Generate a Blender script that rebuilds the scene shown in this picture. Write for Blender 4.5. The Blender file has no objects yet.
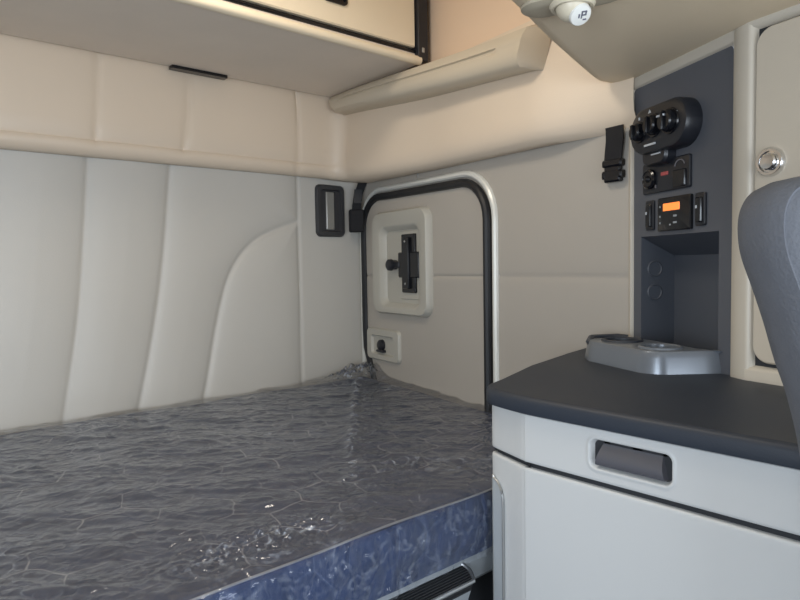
import bpy, math, random
import numpy as np
from mathutils import Vector, Matrix, noise
random.seed(4)
PI = math.pi
COL = bpy.context.scene.collection

# ------------------------------------------------------------------ materials
def lin(c):
    c = c / 255.0
    return c / 12.92 if c <= 0.04045 else ((c + 0.055) / 1.055) ** 2.4
def rgb(r, g, b): return (lin(r), lin(g), lin(b), 1)
def new_mat(name):
    m = bpy.data.materials.new(name); m.use_nodes = True
    nt = m.node_tree; b = nt.nodes['Principled BSDF']
    return m, nt, b
def mat(name, col, rough=0.5, metal=0.0, bump=0.0, scale=200.0, var=0.0, vscale=4.0, coat=0.0, emis=0.0, spec=0.5):
    m, nt, b = new_mat(name)
    b.inputs['Base Color'].default_value = col
    b.inputs['Roughness'].default_value = rough
    b.inputs['Metallic'].default_value = metal
    b.inputs['Coat Weight'].default_value = coat
    b.inputs['Specular IOR Level'].default_value = spec
    tc = nt.nodes.new('ShaderNodeTexCoord')
    if var > 0:
        n = nt.nodes.new('ShaderNodeTexNoise'); n.inputs['Scale'].default_value = vscale; n.inputs['Detail'].default_value = 4
        nt.links.new(tc.outputs['Object'], n.inputs['Vector'])
        mx = nt.nodes.new('ShaderNodeMix'); mx.data_type = 'RGBA'
        mx.inputs[6].default_value = tuple(c * (1 - var) for c in col[:3]) + (1,)
        mx.inputs[7].default_value = tuple(min(1, c * (1 + var)) for c in col[:3]) + (1,)
        nt.links.new(n.outputs['Fac'], mx.inputs[0]); nt.links.new(mx.outputs[2], b.inputs['Base Color'])
    if bump > 0:
        n = nt.nodes.new('ShaderNodeTexNoise'); n.inputs['Scale'].default_value = scale; n.inputs['Detail'].default_value = 3
        nt.links.new(tc.outputs['Object'], n.inputs['Vector'])
        bp = nt.nodes.new('ShaderNodeBump'); bp.inputs['Strength'].default_value = bump; bp.inputs['Distance'].default_value = 0.002
        nt.links.new(n.outputs['Fac'], bp.inputs['Height']); nt.links.new(bp.outputs['Normal'], b.inputs['Normal'])
    if emis > 0:
        b.inputs['Emission Color'].default_value = col; b.inputs['Emission Strength'].default_value = emis
    return m
VINYL = mat('cream_vinyl', rgb(195, 192, 185), 0.42, bump=0.12, scale=260, var=0.035, vscale=2.5)
BANDV = mat('warm_cream_vinyl', rgb(222, 205, 184), 0.45, bump=0.12, scale=260, var=0.03, vscale=3)
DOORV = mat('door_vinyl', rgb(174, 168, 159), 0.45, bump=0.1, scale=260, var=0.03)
LEDGE = mat('moulded_beige_plastic', rgb(200, 188, 168), 0.5, bump=0.08, scale=400)
SOFF = mat('headliner_beige', rgb(228, 211, 184), 0.6, bump=0.15, scale=350, var=0.03, vscale=6)
LOCKB = mat('locker_underside_board', rgb(226, 214, 200), 0.65, bump=0.35, scale=45, var=0.07, vscale=5)
LOCKD = mat('locker_door_cream', rgb(236, 222, 196), 0.5, bump=0.05)
PINK = mat('locker_end_peach', rgb(232, 205, 178), 0.55, bump=0.05)
BLK = mat('black_rubber', rgb(24, 25, 29), 0.45, bump=0.1, scale=500)
BLKP = mat('black_plastic', rgb(30, 32, 38), 0.35)
BLKG = mat('gloss_black_plastic', rgb(16, 17, 22), 0.2)
WEB = mat('black_webbing', rgb(22, 22, 26), 0.8, bump=0.5, scale=700)
SILV = mat('brushed_silver_trim', rgb(190, 192, 192), 0.28, metal=0.85)
TRIMW = mat('pale_satin_trim', rgb(222, 222, 216), 0.3, metal=.2)
CHROME = mat('chrome', rgb(225, 225, 225), 0.12, metal=1.0)
BEZ = mat('bezel_beige_grey', rgb(178, 175, 165), 0.4)
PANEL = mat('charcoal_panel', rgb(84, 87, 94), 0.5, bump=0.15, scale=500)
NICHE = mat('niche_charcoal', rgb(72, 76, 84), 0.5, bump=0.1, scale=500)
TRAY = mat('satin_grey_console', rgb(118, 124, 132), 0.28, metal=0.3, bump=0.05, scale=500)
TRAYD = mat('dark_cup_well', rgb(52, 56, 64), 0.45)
COUNT = mat('charcoal_counter', rgb(44, 51, 62), 0.5, bump=0.2, scale=420, var=0.05)
CABW = mat('cabinet_white', rgb(204, 206, 206), 0.4, bump=0.04, scale=400)
GAP = mat('shadow_gap', rgb(40, 42, 46), 0.7)
HAND = mat('grey_handle_plastic', rgb(92, 92, 98), 0.25, coat=0.6)
TOWER = mat('tower_beige', rgb(190, 182, 168), 0.4, bump=0.05)
TDOOR = mat('tower_door_beige', rgb(190, 180, 164), 0.5, bump=0.1, scale=400)
SEAT = mat('grey_seat_fabric', rgb(98, 101, 108), 0.75, bump=0.5, scale=260, var=0.12, vscale=30)
RAIL = mat('bunk_rail_grey', rgb(150, 156, 160), 0.45)
MARK = mat('pale_marking', rgb(190, 195, 200), 0.5)
ORNG = mat('orange_display', (1.0, 0.25, 0.05, 1), 0.4, emis=0.9)
REDL = mat('red_indicator', rgb(150, 70, 70), 0.4, emis=0.15)
LENS = mat('lamp_lens', rgb(235, 235, 230), 0.3)
LAMPB = mat('lamp_beige', rgb(214, 204, 182), 0.35)
FLOORM = mat('floor_mat_grey', rgb(120, 118, 114), 0.8, bump=0.3, scale=100, var=0.1)

# ribbed rubber tread
def ribbed():
    m, nt, b = new_mat('ribbed_black_tread')
    b.inputs['Base Color'].default_value = rgb(34, 35, 38); b.inputs['Roughness'].default_value = 0.5
    tc = nt.nodes.new('ShaderNodeTexCoord'); w = nt.nodes.new('ShaderNodeTexWave')
    w.bands_direction = 'Y'; w.inputs['Scale'].default_value = 60
    bp = nt.nodes.new('ShaderNodeBump'); bp.inputs['Strength'].default_value = 1; bp.inputs['Distance'].default_value = 0.002
    nt.links.new(tc.outputs['Object'], w.inputs['Vector']); nt.links.new(w.outputs['Fac'], bp.inputs['Height'])
    nt.links.new(bp.outputs['Normal'], b.inputs['Normal'])
    return m
TREAD = ribbed()

def N(nt, t, **kw):
    n = nt.nodes.new(t)
    for k, v in kw.items(): setattr(n, k, v)
    return n
def quilt(name, base, line, rot, size, warp, lw, linefac, rough=0.7, axes='XY'):
    """fabric with a honeycomb of stitched lines"""
    m, nt, b = new_mat(name); L = nt.links.new
    tc = N(nt, 'ShaderNodeTexCoord')
    src = tc.outputs['Object']
    if axes == 'XZ':
        sp = N(nt, 'ShaderNodeSeparateXYZ'); cb = N(nt, 'ShaderNodeCombineXYZ')
        L(src, sp.inputs[0]); L(sp.outputs[0], cb.inputs[0]); L(sp.outputs[2], cb.inputs[1]); src = cb.outputs[0]
    nz = N(nt, 'ShaderNodeTexNoise'); nz.inputs['Scale'].default_value = 9; L(src, nz.inputs['Vector'])
    sb = N(nt, 'ShaderNodeVectorMath', operation='SUBTRACT'); L(nz.outputs['Color'], sb.inputs[0]); sb.inputs[1].default_value = (.5, .5, .5)
    sc = N(nt, 'ShaderNodeVectorMath', operation='SCALE'); L(sb.outputs[0], sc.inputs[0]); sc.inputs['Scale'].default_value = warp
    ad = N(nt, 'ShaderNodeVectorMath', operation='ADD'); L(src, ad.inputs[0]); L(sc.outputs[0], ad.inputs[1])
    mp = N(nt, 'ShaderNodeMapping'); mp.inputs['Rotation'].default_value = (0, 0, rot); mp.inputs['Scale'].default_value = (1 / size, 1 / size, 0)
    L(ad.outputs[0], mp.inputs['Vector'])
    S = (1, 1.7320508, 1); H = (.5, .8660254, 0)
    def cell(shift):
        a0 = N(nt, 'ShaderNodeVectorMath', operation='SUBTRACT'); L(mp.outputs[0], a0.inputs[0]); a0.inputs[1].default_value = shift
        w = N(nt, 'ShaderNodeVectorMath', operation='WRAP'); L(a0.outputs[0], w.inputs[0]); w.inputs[1].default_value = S; w.inputs[2].default_value = (0, 0, 0)
        a = N(nt, 'ShaderNodeVectorMath', operation='SUBTRACT'); L(w.outputs[0], a.inputs[0]); a.inputs[1].default_value = H
        mm = N(nt, 'ShaderNodeVectorMath', operation='MULTIPLY'); L(a.outputs[0], mm.inputs[0]); mm.inputs[1].default_value = (1, 1, 0)
        ln = N(nt, 'ShaderNodeVectorMath', operation='LENGTH'); L(mm.outputs[0], ln.inputs[0])
        return mm, ln
    a, la = cell((0, 0, 0)); c, lc = cell(H)
    lt = N(nt, 'ShaderNodeMath', operation='LESS_THAN'); L(la.outputs['Value'], lt.inputs[0]); L(lc.outputs['Value'], lt.inputs[1])
    mx = N(nt, 'ShaderNodeMix', data_type='VECTOR'); L(lt.outputs[0], mx.inputs[0]); L(c.outputs[0], mx.inputs[4]); L(a.outputs[0], mx.inputs[5])
    ab = N(nt, 'ShaderNodeVectorMath', operation='ABSOLUTE'); L(mx.outputs[1], ab.inputs[0])
    dt = N(nt, 'ShaderNodeVectorMath', operation='DOT_PRODUCT'); L(ab.outputs[0], dt.inputs[0]); dt.inputs[1].default_value = (.5, .8660254, 0)
    sx = N(nt, 'ShaderNodeSeparateXYZ'); L(ab.outputs[0], sx.inputs[0])
    mxm = N(nt, 'ShaderNodeMath', operation='MAXIMUM'); L(dt.outputs['Value'], mxm.inputs[0]); L(sx.outputs[0], mxm.inputs[1])
    ed = N(nt, 'ShaderNodeMath', operation='SUBTRACT'); ed.inputs[0].default_value = 0.5; L(mxm.outputs[0], ed.inputs[1])
    ln_ = N(nt, 'ShaderNodeMapRange'); L(ed.outputs[0], ln_.inputs[0]); ln_.inputs[1].default_value = 0; ln_.inputs[2].default_value = lw
    ln_.inputs[3].default_value = 1; ln_.inputs[4].default_value = 0
    n2 = N(nt, 'ShaderNodeTexNoise'); n2.inputs['Scale'].default_value = 7; n2.inputs['Detail'].default_value = 3; L(src, n2.inputs['Vector'])
    r2 = N(nt, 'ShaderNodeMapRange'); L(n2.outputs['Fac'], r2.inputs[0]); r2.inputs[1].default_value = .46; r2.inputs[2].default_value = .58
    r2.inputs[3].default_value = 0.0; r2.inputs[4].default_value = linefac
    mu = N(nt, 'ShaderNodeMath', operation='MULTIPLY'); L(ln_.outputs[0], mu.inputs[0]); L(r2.outputs[0], mu.inputs[1])
    n3 = N(nt, 'ShaderNodeTexNoise'); n3.inputs['Scale'].default_value = 14; n3.inputs['Detail'].default_value = 5; L(src, n3.inputs['Vector'])
    cm = N(nt, 'ShaderNodeMix', data_type='RGBA'); L(n3.outputs['Fac'], cm.inputs[0])
    cm.inputs[6].default_value = tuple(x * .6 for x in base[:3]) + (1,); cm.inputs[7].default_value = tuple(min(1, x * 1.4) for x in base[:3]) + (1,)
    c2 = N(nt, 'ShaderNodeMix', data_type='RGBA'); L(mu.outputs[0], c2.inputs[0]); L(cm.outputs[2], c2.inputs[6]); c2.inputs[7].default_value = line
    L(c2.outputs[2], b.inputs['Base Color']); b.inputs['Roughness'].default_value = rough
    puff = N(nt, 'ShaderNodeMapRange'); L(ed.outputs[0], puff.inputs[0]); puff.inputs[2].default_value = .18; puff.interpolation_type = 'SMOOTHSTEP'
    bp = N(nt, 'ShaderNodeBump'); bp.inputs['Strength'].default_value = .6; bp.inputs['Distance'].default_value = .006
    L(puff.outputs[0], bp.inputs['Height']); L(bp.outputs['Normal'], b.inputs['Normal'])
    return m
MTOP = quilt('dark_grey_quilted_ticking', rgb(70, 78, 104), rgb(190, 190, 195), 0.35, .13, .05, .018, .8)
MSIDE = quilt('blue_quilted_border', rgb(22, 50, 98), rgb(110, 130, 165), 0.2, .085, .07, .016, .35, axes='XZ')

def film_mat():
    m = bpy.data.materials.new('clear_plastic_film'); m.use_nodes = True
    nt = m.node_tree; nt.nodes.clear(); L = nt.links.new
    out = N(nt, 'ShaderNodeOutputMaterial')
    tc = N(nt, 'ShaderNodeTexCoord')
    mp = N(nt, 'ShaderNodeMapping'); mp.inputs['Rotation'].default_value = (0, 0, math.radians(41)); mp.inputs['Scale'].default_value = (5, 12, 9)
    L(tc.outputs['Object'], mp.inputs['Vector'])
    n1 = N(nt, 'ShaderNodeTexNoise'); n1.inputs['Scale'].default_value = 1.6; n1.inputs['Detail'].default_value = 5; n1.inputs['Distortion'].default_value = .7; L(mp.outputs[0], n1.inputs['Vector'])
    n2 = N(nt, 'ShaderNodeTexVoronoi', feature='DISTANCE_TO_EDGE'); n2.inputs['Scale'].default_value = 22
    nw = N(nt, 'ShaderNodeTexNoise'); nw.inputs['Scale'].default_value = 12; L(tc.outputs['Object'], nw.inputs['Vector'])
    av = N(nt, 'ShaderNodeVectorMath', operation='MULTIPLY_ADD'); L(nw.outputs['Color'], av.inputs[0]); av.inputs[1].default_value = (.12, .12, .12); L(tc.outputs['Object'], av.inputs[2])
    L(av.outputs[0], n2.inputs['Vector'])
    mr = N(nt, 'ShaderNodeMapRange'); L(n2.outputs['Distance'], mr.inputs[0]); mr.inputs[2].default_value = .12; mr.inputs[3].default_value = .10; mr.inputs[4].default_value = 0
    ad = N(nt, 'ShaderNodeMath', operation='ADD'); L(n1.outputs['Fac'], ad.inputs[0]); L(mr.outputs[0], ad.inputs[1])
    bp = N(nt, 'ShaderNodeBump'); bp.inputs['Strength'].default_value = 1.0; bp.inputs['Distance'].default_value = .007
    L(ad.outputs[0], bp.inputs['Height'])
    fr = N(nt, 'ShaderNodeFresnel'); fr.inputs['IOR'].default_value = 1.5; L(bp.outputs['Normal'], fr.inputs['Normal'])
    fm = N(nt, 'ShaderNodeMapRange'); L(fr.outputs[0], fm.inputs[0]); fm.inputs[2].default_value = .55; fm.inputs[1].default_value = .03; fm.inputs[3].default_value = .02; fm.inputs[4].default_value = .8
    gl = N(nt, 'ShaderNodeBsdfGlossy'); gl.inputs['Roughness'].default_value = .10; gl.inputs['Color'].default_value = (.9, .92, .95, 1); L(bp.outputs['Normal'], gl.inputs['Normal'])
    tr = N(nt, 'ShaderNodeBsdfTransparent'); tr.inputs['Color'].default_value = (.96, .96, .97, 1)
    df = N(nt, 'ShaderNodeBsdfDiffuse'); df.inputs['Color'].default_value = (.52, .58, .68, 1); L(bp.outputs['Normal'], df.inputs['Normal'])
    m1 = N(nt, 'ShaderNodeMixShader'); 
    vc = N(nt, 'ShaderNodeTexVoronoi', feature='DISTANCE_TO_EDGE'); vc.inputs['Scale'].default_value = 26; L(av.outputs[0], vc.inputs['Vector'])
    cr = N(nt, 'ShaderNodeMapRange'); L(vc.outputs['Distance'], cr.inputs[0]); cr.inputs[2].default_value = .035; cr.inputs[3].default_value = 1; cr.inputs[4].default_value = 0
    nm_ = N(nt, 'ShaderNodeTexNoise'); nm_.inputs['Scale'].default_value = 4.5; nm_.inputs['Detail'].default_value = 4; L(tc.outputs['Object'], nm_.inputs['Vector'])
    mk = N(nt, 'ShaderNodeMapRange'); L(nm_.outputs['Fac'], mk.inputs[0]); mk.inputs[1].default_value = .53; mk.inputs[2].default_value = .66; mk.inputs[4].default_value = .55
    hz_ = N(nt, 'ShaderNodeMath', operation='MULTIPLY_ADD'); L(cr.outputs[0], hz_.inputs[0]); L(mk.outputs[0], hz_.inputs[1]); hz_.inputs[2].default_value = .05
    at_ = N(nt, 'ShaderNodeAttribute', attribute_name='crease_glint')  # painted glints: whitish diffuse haze on top of the crease whitening
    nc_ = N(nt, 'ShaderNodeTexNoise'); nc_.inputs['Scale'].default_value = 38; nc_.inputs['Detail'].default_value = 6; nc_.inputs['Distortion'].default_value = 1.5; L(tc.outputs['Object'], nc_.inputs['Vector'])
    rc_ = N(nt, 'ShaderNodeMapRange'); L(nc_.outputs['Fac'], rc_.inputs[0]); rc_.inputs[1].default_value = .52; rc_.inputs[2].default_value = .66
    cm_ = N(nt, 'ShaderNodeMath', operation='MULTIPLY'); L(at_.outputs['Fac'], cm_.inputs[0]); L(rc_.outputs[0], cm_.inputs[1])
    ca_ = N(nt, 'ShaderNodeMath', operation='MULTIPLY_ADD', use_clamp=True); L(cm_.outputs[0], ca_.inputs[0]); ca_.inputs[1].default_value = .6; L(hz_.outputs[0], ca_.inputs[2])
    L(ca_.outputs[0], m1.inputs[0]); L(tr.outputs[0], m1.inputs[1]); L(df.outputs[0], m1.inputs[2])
    m2 = N(nt, 'ShaderNodeMixShader'); L(fm.outputs[0], m2.inputs[0]); L(m1.outputs[0], m2.inputs[1]); L(gl.outputs[0], m2.inputs[2])
    L(m2.outputs[0], out.inputs[0])
    return m
FILM = film_mat()

# ------------------------------------------------------------------ mesh helpers
class MB:
    def __init__(s): s.v = []; s.f = []
    def add(s, vs, fs):
        o = len(s.v); s.v += [tuple(p) for p in vs]; s.f += [tuple(i + o for i in f) for f in fs]; return s
    def loft(s, loops, cap0=False, cap1=False, closed=True):
        n = len(loops[0]); vs = [p for l in loops for p in l]; fs = []
        for k in range(len(loops) - 1):
            for i in range(n if closed else n - 1):
                j = (i + 1) % n
                fs.append((k * n + i, k * n + j, (k + 1) * n + j, (k + 1) * n + i))
        if cap0: fs.append(tuple(reversed(range(n))))
        if cap1: fs.append(tuple((len(loops) - 1) * n + i for i in range(n)))
        return s.add(vs, fs)
    def grid(s, P):
        r, c = len(P), len(P[0])
        return s.add([p for row in P for p in row], [(i * c + j, i * c + j + 1, (i + 1) * c + j + 1, (i + 1) * c + j) for i in range(r - 1) for j in range(c - 1)])
    def tube(s, pts, rad, n=10, closed=False, flat=1.0, up=None):
        pts = [Vector(p) for p in pts]; loops = []; m = len(pts)
        for i, p in enumerate(pts):
            a = pts[(i - 1) % m] if (closed or i > 0) else p
            b = pts[(i + 1) % m] if (closed or i < m - 1) else p
            t = (b - a).normalized()
            ref = Vector(up) if up else (Vector((0, 0, 1)) if abs(t.z) < .9 else Vector((1, 0, 0)))
            x = t.cross(ref).normalized(); y = x.cross(t).normalized()
            r = rad(i / (m - 1)) if callable(rad) else rad
            loops.append([p + x * math.cos(q * 2 * PI / n) * r + y * math.sin(q * 2 * PI / n) * r * flat for q in range(n)])
        if closed: loops.append(loops[0])
        return s.loft(loops, not closed, not closed)
    def box(s, F, u0, u1, v0, v1, n0, n1, b=0.0):
        """bevelled box in a frame"""
        cu, cv = (u0 + u1) / 2, (v0 + v1) / 2
        return rrloft(s, F, [(cu, cv, u1 - u0, v1 - v0, max(b * 1.2, 1e-4), n0), (cu, cv, u1 - u0, v1 - v0, max(b * 1.2, 1e-4), n1 - b), (cu, cv, u1 - u0 - 2 * b, v1 - v0 - 2 * b, max(b * .6, 1e-4), n1)] if b > 0 else
                      [(cu, cv, u1 - u0, v1 - v0, 1e-4, n0), (cu, cv, u1 - u0, v1 - v0, 1e-4, n1)], True, True, seg=3)
    def sphere(s, c, r, nu=20, nv=12, sx=1, sy=1, sz=1):
        loops = []
        for i in range(nv + 1):
            th = PI * min(max(i / nv, .001), .999)
            loops.append([(c[0] + sx * r * math.sin(th) * math.cos(2 * PI * j / nu), c[1] + sy * r * math.sin(th) * math.sin(2 * PI * j / nu), c[2] + sz * r * math.cos(th)) for j in range(nu)])
        return s.loft(loops, True, True)
    def build(s, name, m, parent=None, smooth=35):
        me = bpy.data.meshes.new(name); me.from_pydata(s.v, [], s.f)
        import bmesh
        bm = bmesh.new(); bm.from_mesh(me)
        bmesh.ops.recalc_face_normals(bm, faces=bm.faces) if s.__dict__.get('recalc', True) else None
        bm.to_mesh(me); bm.free()
        me.materials.append(m)
        if smooth: me.shade_smooth(); me.set_sharp_from_angle(angle=math.radians(smooth))
        o = bpy.data.objects.new(name, me); COL.objects.link(o)
        if parent:
            o.parent = parent; o.matrix_parent_inverse = Matrix.Translation(parent.location).inverted()
        return o
def frame(o, u, v):
    o, u, v = Vector(o), Vector(u).normalized(), Vector(v).normalized(); n = u.cross(v).normalized()
    return lambda a, b, c=0: o + u * a + v * b + n * c
def rr(cx, cy, w, h, r, seg=6):
    r = min(r, w / 2 - 1e-5, h / 2 - 1e-5); pts = []
    for (sx, sy, a0) in ((1, 1, 0), (-1, 1, PI / 2), (-1, -1, PI), (1, -1, 1.5 * PI)):
        for k in range(seg + 1):
            a = a0 + PI / 2 * k / seg
            pts.append((cx + sx * (w / 2 - r) + r * math.cos(a), cy + sy * (h / 2 - r) + r * math.sin(a)))
    return pts
def rrloft(mb, F, specs, cap0=False, cap1=False, seg=6):
    return mb.loft([[F(x, y, d) for x, y in rr(cx, cy, w, h, r, seg)] for cx, cy, w, h, r, d in specs], cap0, cap1)
def circ(F, cx, cy, r, d, n=24): return [F(cx + r * math.cos(2 * PI * k / n), cy + r * math.sin(2 * PI * k / n), d) for k in range(n)]
def lathe(mb, F, cx, cy, prof, cap0=False, cap1=True, n=24): return mb.loft([circ(F, cx, cy, r, d, n) for r, d in prof], cap0, cap1)
def inset(poly, d):
    """offset a counter-clockwise polygon inwards"""
    n = len(poly); out = []
    for i in range(n):
        p0, p1, p2 = Vector(poly[i - 1]), Vector(poly[i]), Vector(poly[(i + 1) % n])
        a, b = (p1 - p0).normalized(), (p2 - p1).normalized()
        na, nb = Vector((-a.y, a.x)), Vector((-b.y, b.x)); m = na + nb
        if m.length < 1e-6: m = na
        m.normalize(); k = 1 / max(.5, m.dot(na)); q = p1 + m * d * k
        out.append((q.x, q.y))
    return out
def prism(mb, poly, prof, cap0=True, cap1=True, zf=None):
    zf = zf or (lambda x, y: 0)
    loops = []
    for d, z in prof:
        loops.append([(x, y, z + zf(x, y)) for x, y in (inset(poly, d) if d else poly)])
    return mb.loft(loops, cap0, cap1)
def smooth_poly(pts, rads, seg=6):
    """round the corners of a polygon"""
    n = len(pts); out = []
    for i in range(n):
        r = rads[i] if isinstance(rads, (list, tuple)) else rads
        p0, p1, p2 = Vector(pts[i - 1]), Vector(pts[i]), Vector(pts[(i + 1) % n])
        if r <= 0: out.append(tuple(p1)); continue
        a = p1 + (p0 - p1).normalized() * r; b = p1 + (p2 - p1).normalized() * r
        for k in range(seg + 1):
            t = k / seg; q = a * (1 - t) ** 2 + p1 * 2 * t * (1 - t) + b * t * t; out.append((q.x, q.y))
    return out
def empty(name, loc, label=None, cat=None, group=None, kind=None):
    o = bpy.data.objects.new(name, None); COL.objects.link(o); o.location = loc; o.empty_display_size = .05
    return tag(o, label, cat, group, kind)
def tag(o, label=None, cat=None, group=None, kind=None):
    if label: o['label'] = label
    if cat: o['category'] = cat
    if group: o['group'] = group
    if kind: o['kind'] = kind
    return o
def S(t, a, b):
    t = min(1, max(0, (t - a) / (b - a))); return t * t * (3 - 2 * t)

# ------------------------------------------------------------------ plan of the cab (metres)
YB = 2.10                                   # rear wall
def WX(y): return 1.42 + (y - .78) / 6.0    # side wall, slightly toed in
WD = Vector((1 / 6.0, 1, 0)).normalized(); WN = Vector((-WD.y, WD.x, 0))   # along / inward
def wp(y, z, off=0): return Vector((WX(y), y, z)) + WN * off
ky = WD.y
def wall_frame():    # u = towards the front of the cab (metres along wall from y=2.1), v = up, n = inward
    o = Vector((WX(YB), YB, 0)); u = -WD; v = Vector((0, 0, 1))
    n = WN
    return lambda a, b, c=0: o + u * a + v * b + n * c
WF = wall_frame()
def wu(y): return (YB - y) / ky
def flip(F): return F

# ------------------------------------------------------------------ shell
def quadbox(name, x0, x1, y0, y1, z0, z1, m, kind='structure'):
    b = MB(); b.box(frame((0, 0, 0), (1, 0, 0), (0, 1, 0)), x0, x1, y0, y1, z0, z1)
    return tag(b.build(name, m, smooth=0), kind=kind)
quadbox('floor', -1.25, 1.9, -1.6, 2.2, -.04, 0, FLOORM)
quadbox('ceiling', -1.25, 1.9, -.7, 2.2, 2.30, 2.34, SOFF)
quadbox('wall_left', -1.0, -.96, .5, 2.14, 0, 2.3, VINYL)

def seg_dist(X, Z, poly):
    d = np.full(X.shape, 9.0)
    for (ax, az), (bx, bz) in zip(poly[:-1], poly[1:]):
        vx, vz = bx - ax, bz - az; t = np.clip(((X - ax) * vx + (Z - az) * vz) / (vx * vx + vz * vz), 0, 1)
        d = np.minimum(d, np.hypot(X - ax - t * vx, Z - az - t * vz))
    return d
def catmull(pts, n=8):
    out = []; P = [pts[0]] + list(pts) + [pts[-1]]
    for i in range(1, len(P) - 2):
        p0, p1, p2, p3 = [np.array(p, float) for p in P[i - 1:i + 3]]
        for k in range(n):
            t = k / n
            out.append(tuple(.5 * (2 * p1 + (p2 - p0) * t + (2 * p0 - 5 * p1 + 4 * p2 - p3) * t * t + (3 * p1 - p0 - 3 * p2 + p3) * t ** 3)))
    out.append(tuple(pts[-1])); return out
# rear wall: stitched upholstery
xs = np.arange(-.96, WX(YB) + .02, .0065); zs = np.linspace(.0, 1.62, 235)
X, Z = np.meshgrid(xs, zs)
s1 = catmull([(.60, 1.63), (.594, 1.586), (.554, 1.162), (.499, .827), (.46, .6)])
s2 = catmull([(.853, 1.63), (.846, 1.577), (.798, 1.183), (.719, .814), (.66, .6)])
s3 = catmull([(1.338, 1.425), (1.213, 1.381), (1.129, 1.333), (1.056, 1.244), (1.006, 1.105), (.94, .814), (.89, .6)])
seams = [s1, s2, s3, [(1.338, 0), (1.338, 1.63)]]
for k in range(1, 6): seams.append([(x - .25 * k, z) for x, z in s1])
D = np.full(X.shape, 9.0)
for s_ in seams: D = np.minimum(D, seg_dist(X, Z, s_))
off = .016 * (1 - np.exp(-D / .045)) - .003 * np.exp(-(D / .008) ** 2)
off[X > 1.338] = (.003 - .003 * np.exp(-(D / .005) ** 2))[X > 1.338]
off += .0025 * np.sin(X * 9 + Z * 5) * np.sin(Z * 7 - X * 3) * (X < 1.33)
b = MB(); b.grid([[(X[i, j], YB - off[i, j], Z[i, j]) for j in range(len(xs))] for i in range(len(zs))])
tag(b.build('wall_back', VINYL, smooth=60), kind='structure')

# side wall: two panels with a horizontal seam, from the rear corner to the tower
ys = np.arange(.775, YB + .01, .009); zs = np.linspace(0, 1.62, 260)
b = MB(); rows = []
for z in zs:
    row = []
    for y in ys:
        d = abs(z - 1.211); o = .004 * (1 - math.exp(-d / .02)) - .002 * math.exp(-(d / .004) ** 2)
        d2 = abs(y - 1.673) if z > 1.53 else 9
        o -= .003 * math.exp(-(d2 / .004) ** 2)
        row.append(wp(y, z, o))
    rows.append(row)
b.grid(rows); tag(b.build('wall_right', DOORV, smooth=60), kind='structure')
# side wall above the padded band
b = MB(); b.grid([[wp(y, z, .045) for y in np.linspace(.70, YB + .05, 12)] for z in np.linspace(1.85, 2.3, 4)])
tag(b.build('wall_upper_right', PINK), kind='structure')
b = MB(); b.grid([[(x, YB - .02, z) for x in np.linspace(-.96, 1.66, 12)] for z in np.linspace(1.85, 2.3, 4)])
tag(b.build('wall_upper_back', BANDV), kind='structure')

# padded band that runs round the rear and the side wall
def bex(y):
    return .058 * S(y, 1.45, 2.0) if y > 1.2 else -.048 * S(1.05 - y, 0, .26)
def band_profile(t_side):
    """(offset from wall, z) from the bottom of the roll up to the locker"""
    zb = 1.590 if not t_side else 1.572
    P = [(.0, zb + .012), (.018, zb + .001), (.036, zb + .003), (.050, zb + .014), (.057, zb + .030), (.056, zb + .044), (.0515, zb + .0485), (.0555, zb + .056), (.058, zb + .10), (.057, zb + .18), (.052, zb + .27), (.046, zb + .33)]
    Q = [(.0, zb + .020), (.02, zb + .000), (.045, zb + .004), (.062, zb + .018), (.070, zb + .038), (.073, zb + .060), (.073, zb + .080), (.072, zb + .1), (.070, zb + .13), (.066, zb + .19), (.06, zb + .27), (.052, zb + .33)]
    return Q if t_side else P
bx = list(np.arange(-.955, 1.425, .01))
vseams = [(.604, .622), (.872, .914), (1.311, 1.314)] + [(.604 - .27 * k, .622 - .27 * k) for k in range(1, 6)]
b = MB(); rows = []
P0 = band_profile(False)
for x in bx:
    row = []
    for o, z in P0:
        t = (z - 1.63) / .25
        d = min(abs(x - (a + (c - a) * t)) for a, c in vseams) if z > 1.63 else abs(x - 1.311)
        row.append((x, YB - o + (.006 * math.exp(-(d / .004) ** 2) + .006 * math.exp(-d / .03) if o > .03 else 0), z))
    rows.append(row)
# rounded inner corner, then along the side wall
P1 = band_profile(True)
cx, cy = 1.50, 1.97
for k in range(1, 9):
    t = k / 9; row = []
    for (o0, z0), (o1, z1) in zip(P0, P1):
        a = Vector((1.425, YB - o0, z0)); e = wp(1.955, z1, o1 + bex(1.955) * min(1, o1 / .05))
        c0 = Vector((e.x + .012, YB - o0, (z0 + z1) / 2))
        q = a * (1 - t) ** 2 + c0 * 2 * t * (1 - t) + e * t * t; row.append(tuple(q))
    rows.append(row)
for y in np.linspace(1.955, .757, 62):
    dz = -.014 * (1.955 - y) / 1.165
    rows.append([tuple(wp(y, z + dz, o + bex(y) * min(1, o / .05))) for o, z in P1])
b.grid(rows)
tag(b.build('padded_wall_band', BANDV, smooth=60), 'cream padded upholstery band running round the top of the rear and side walls', 'wall padding')

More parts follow.
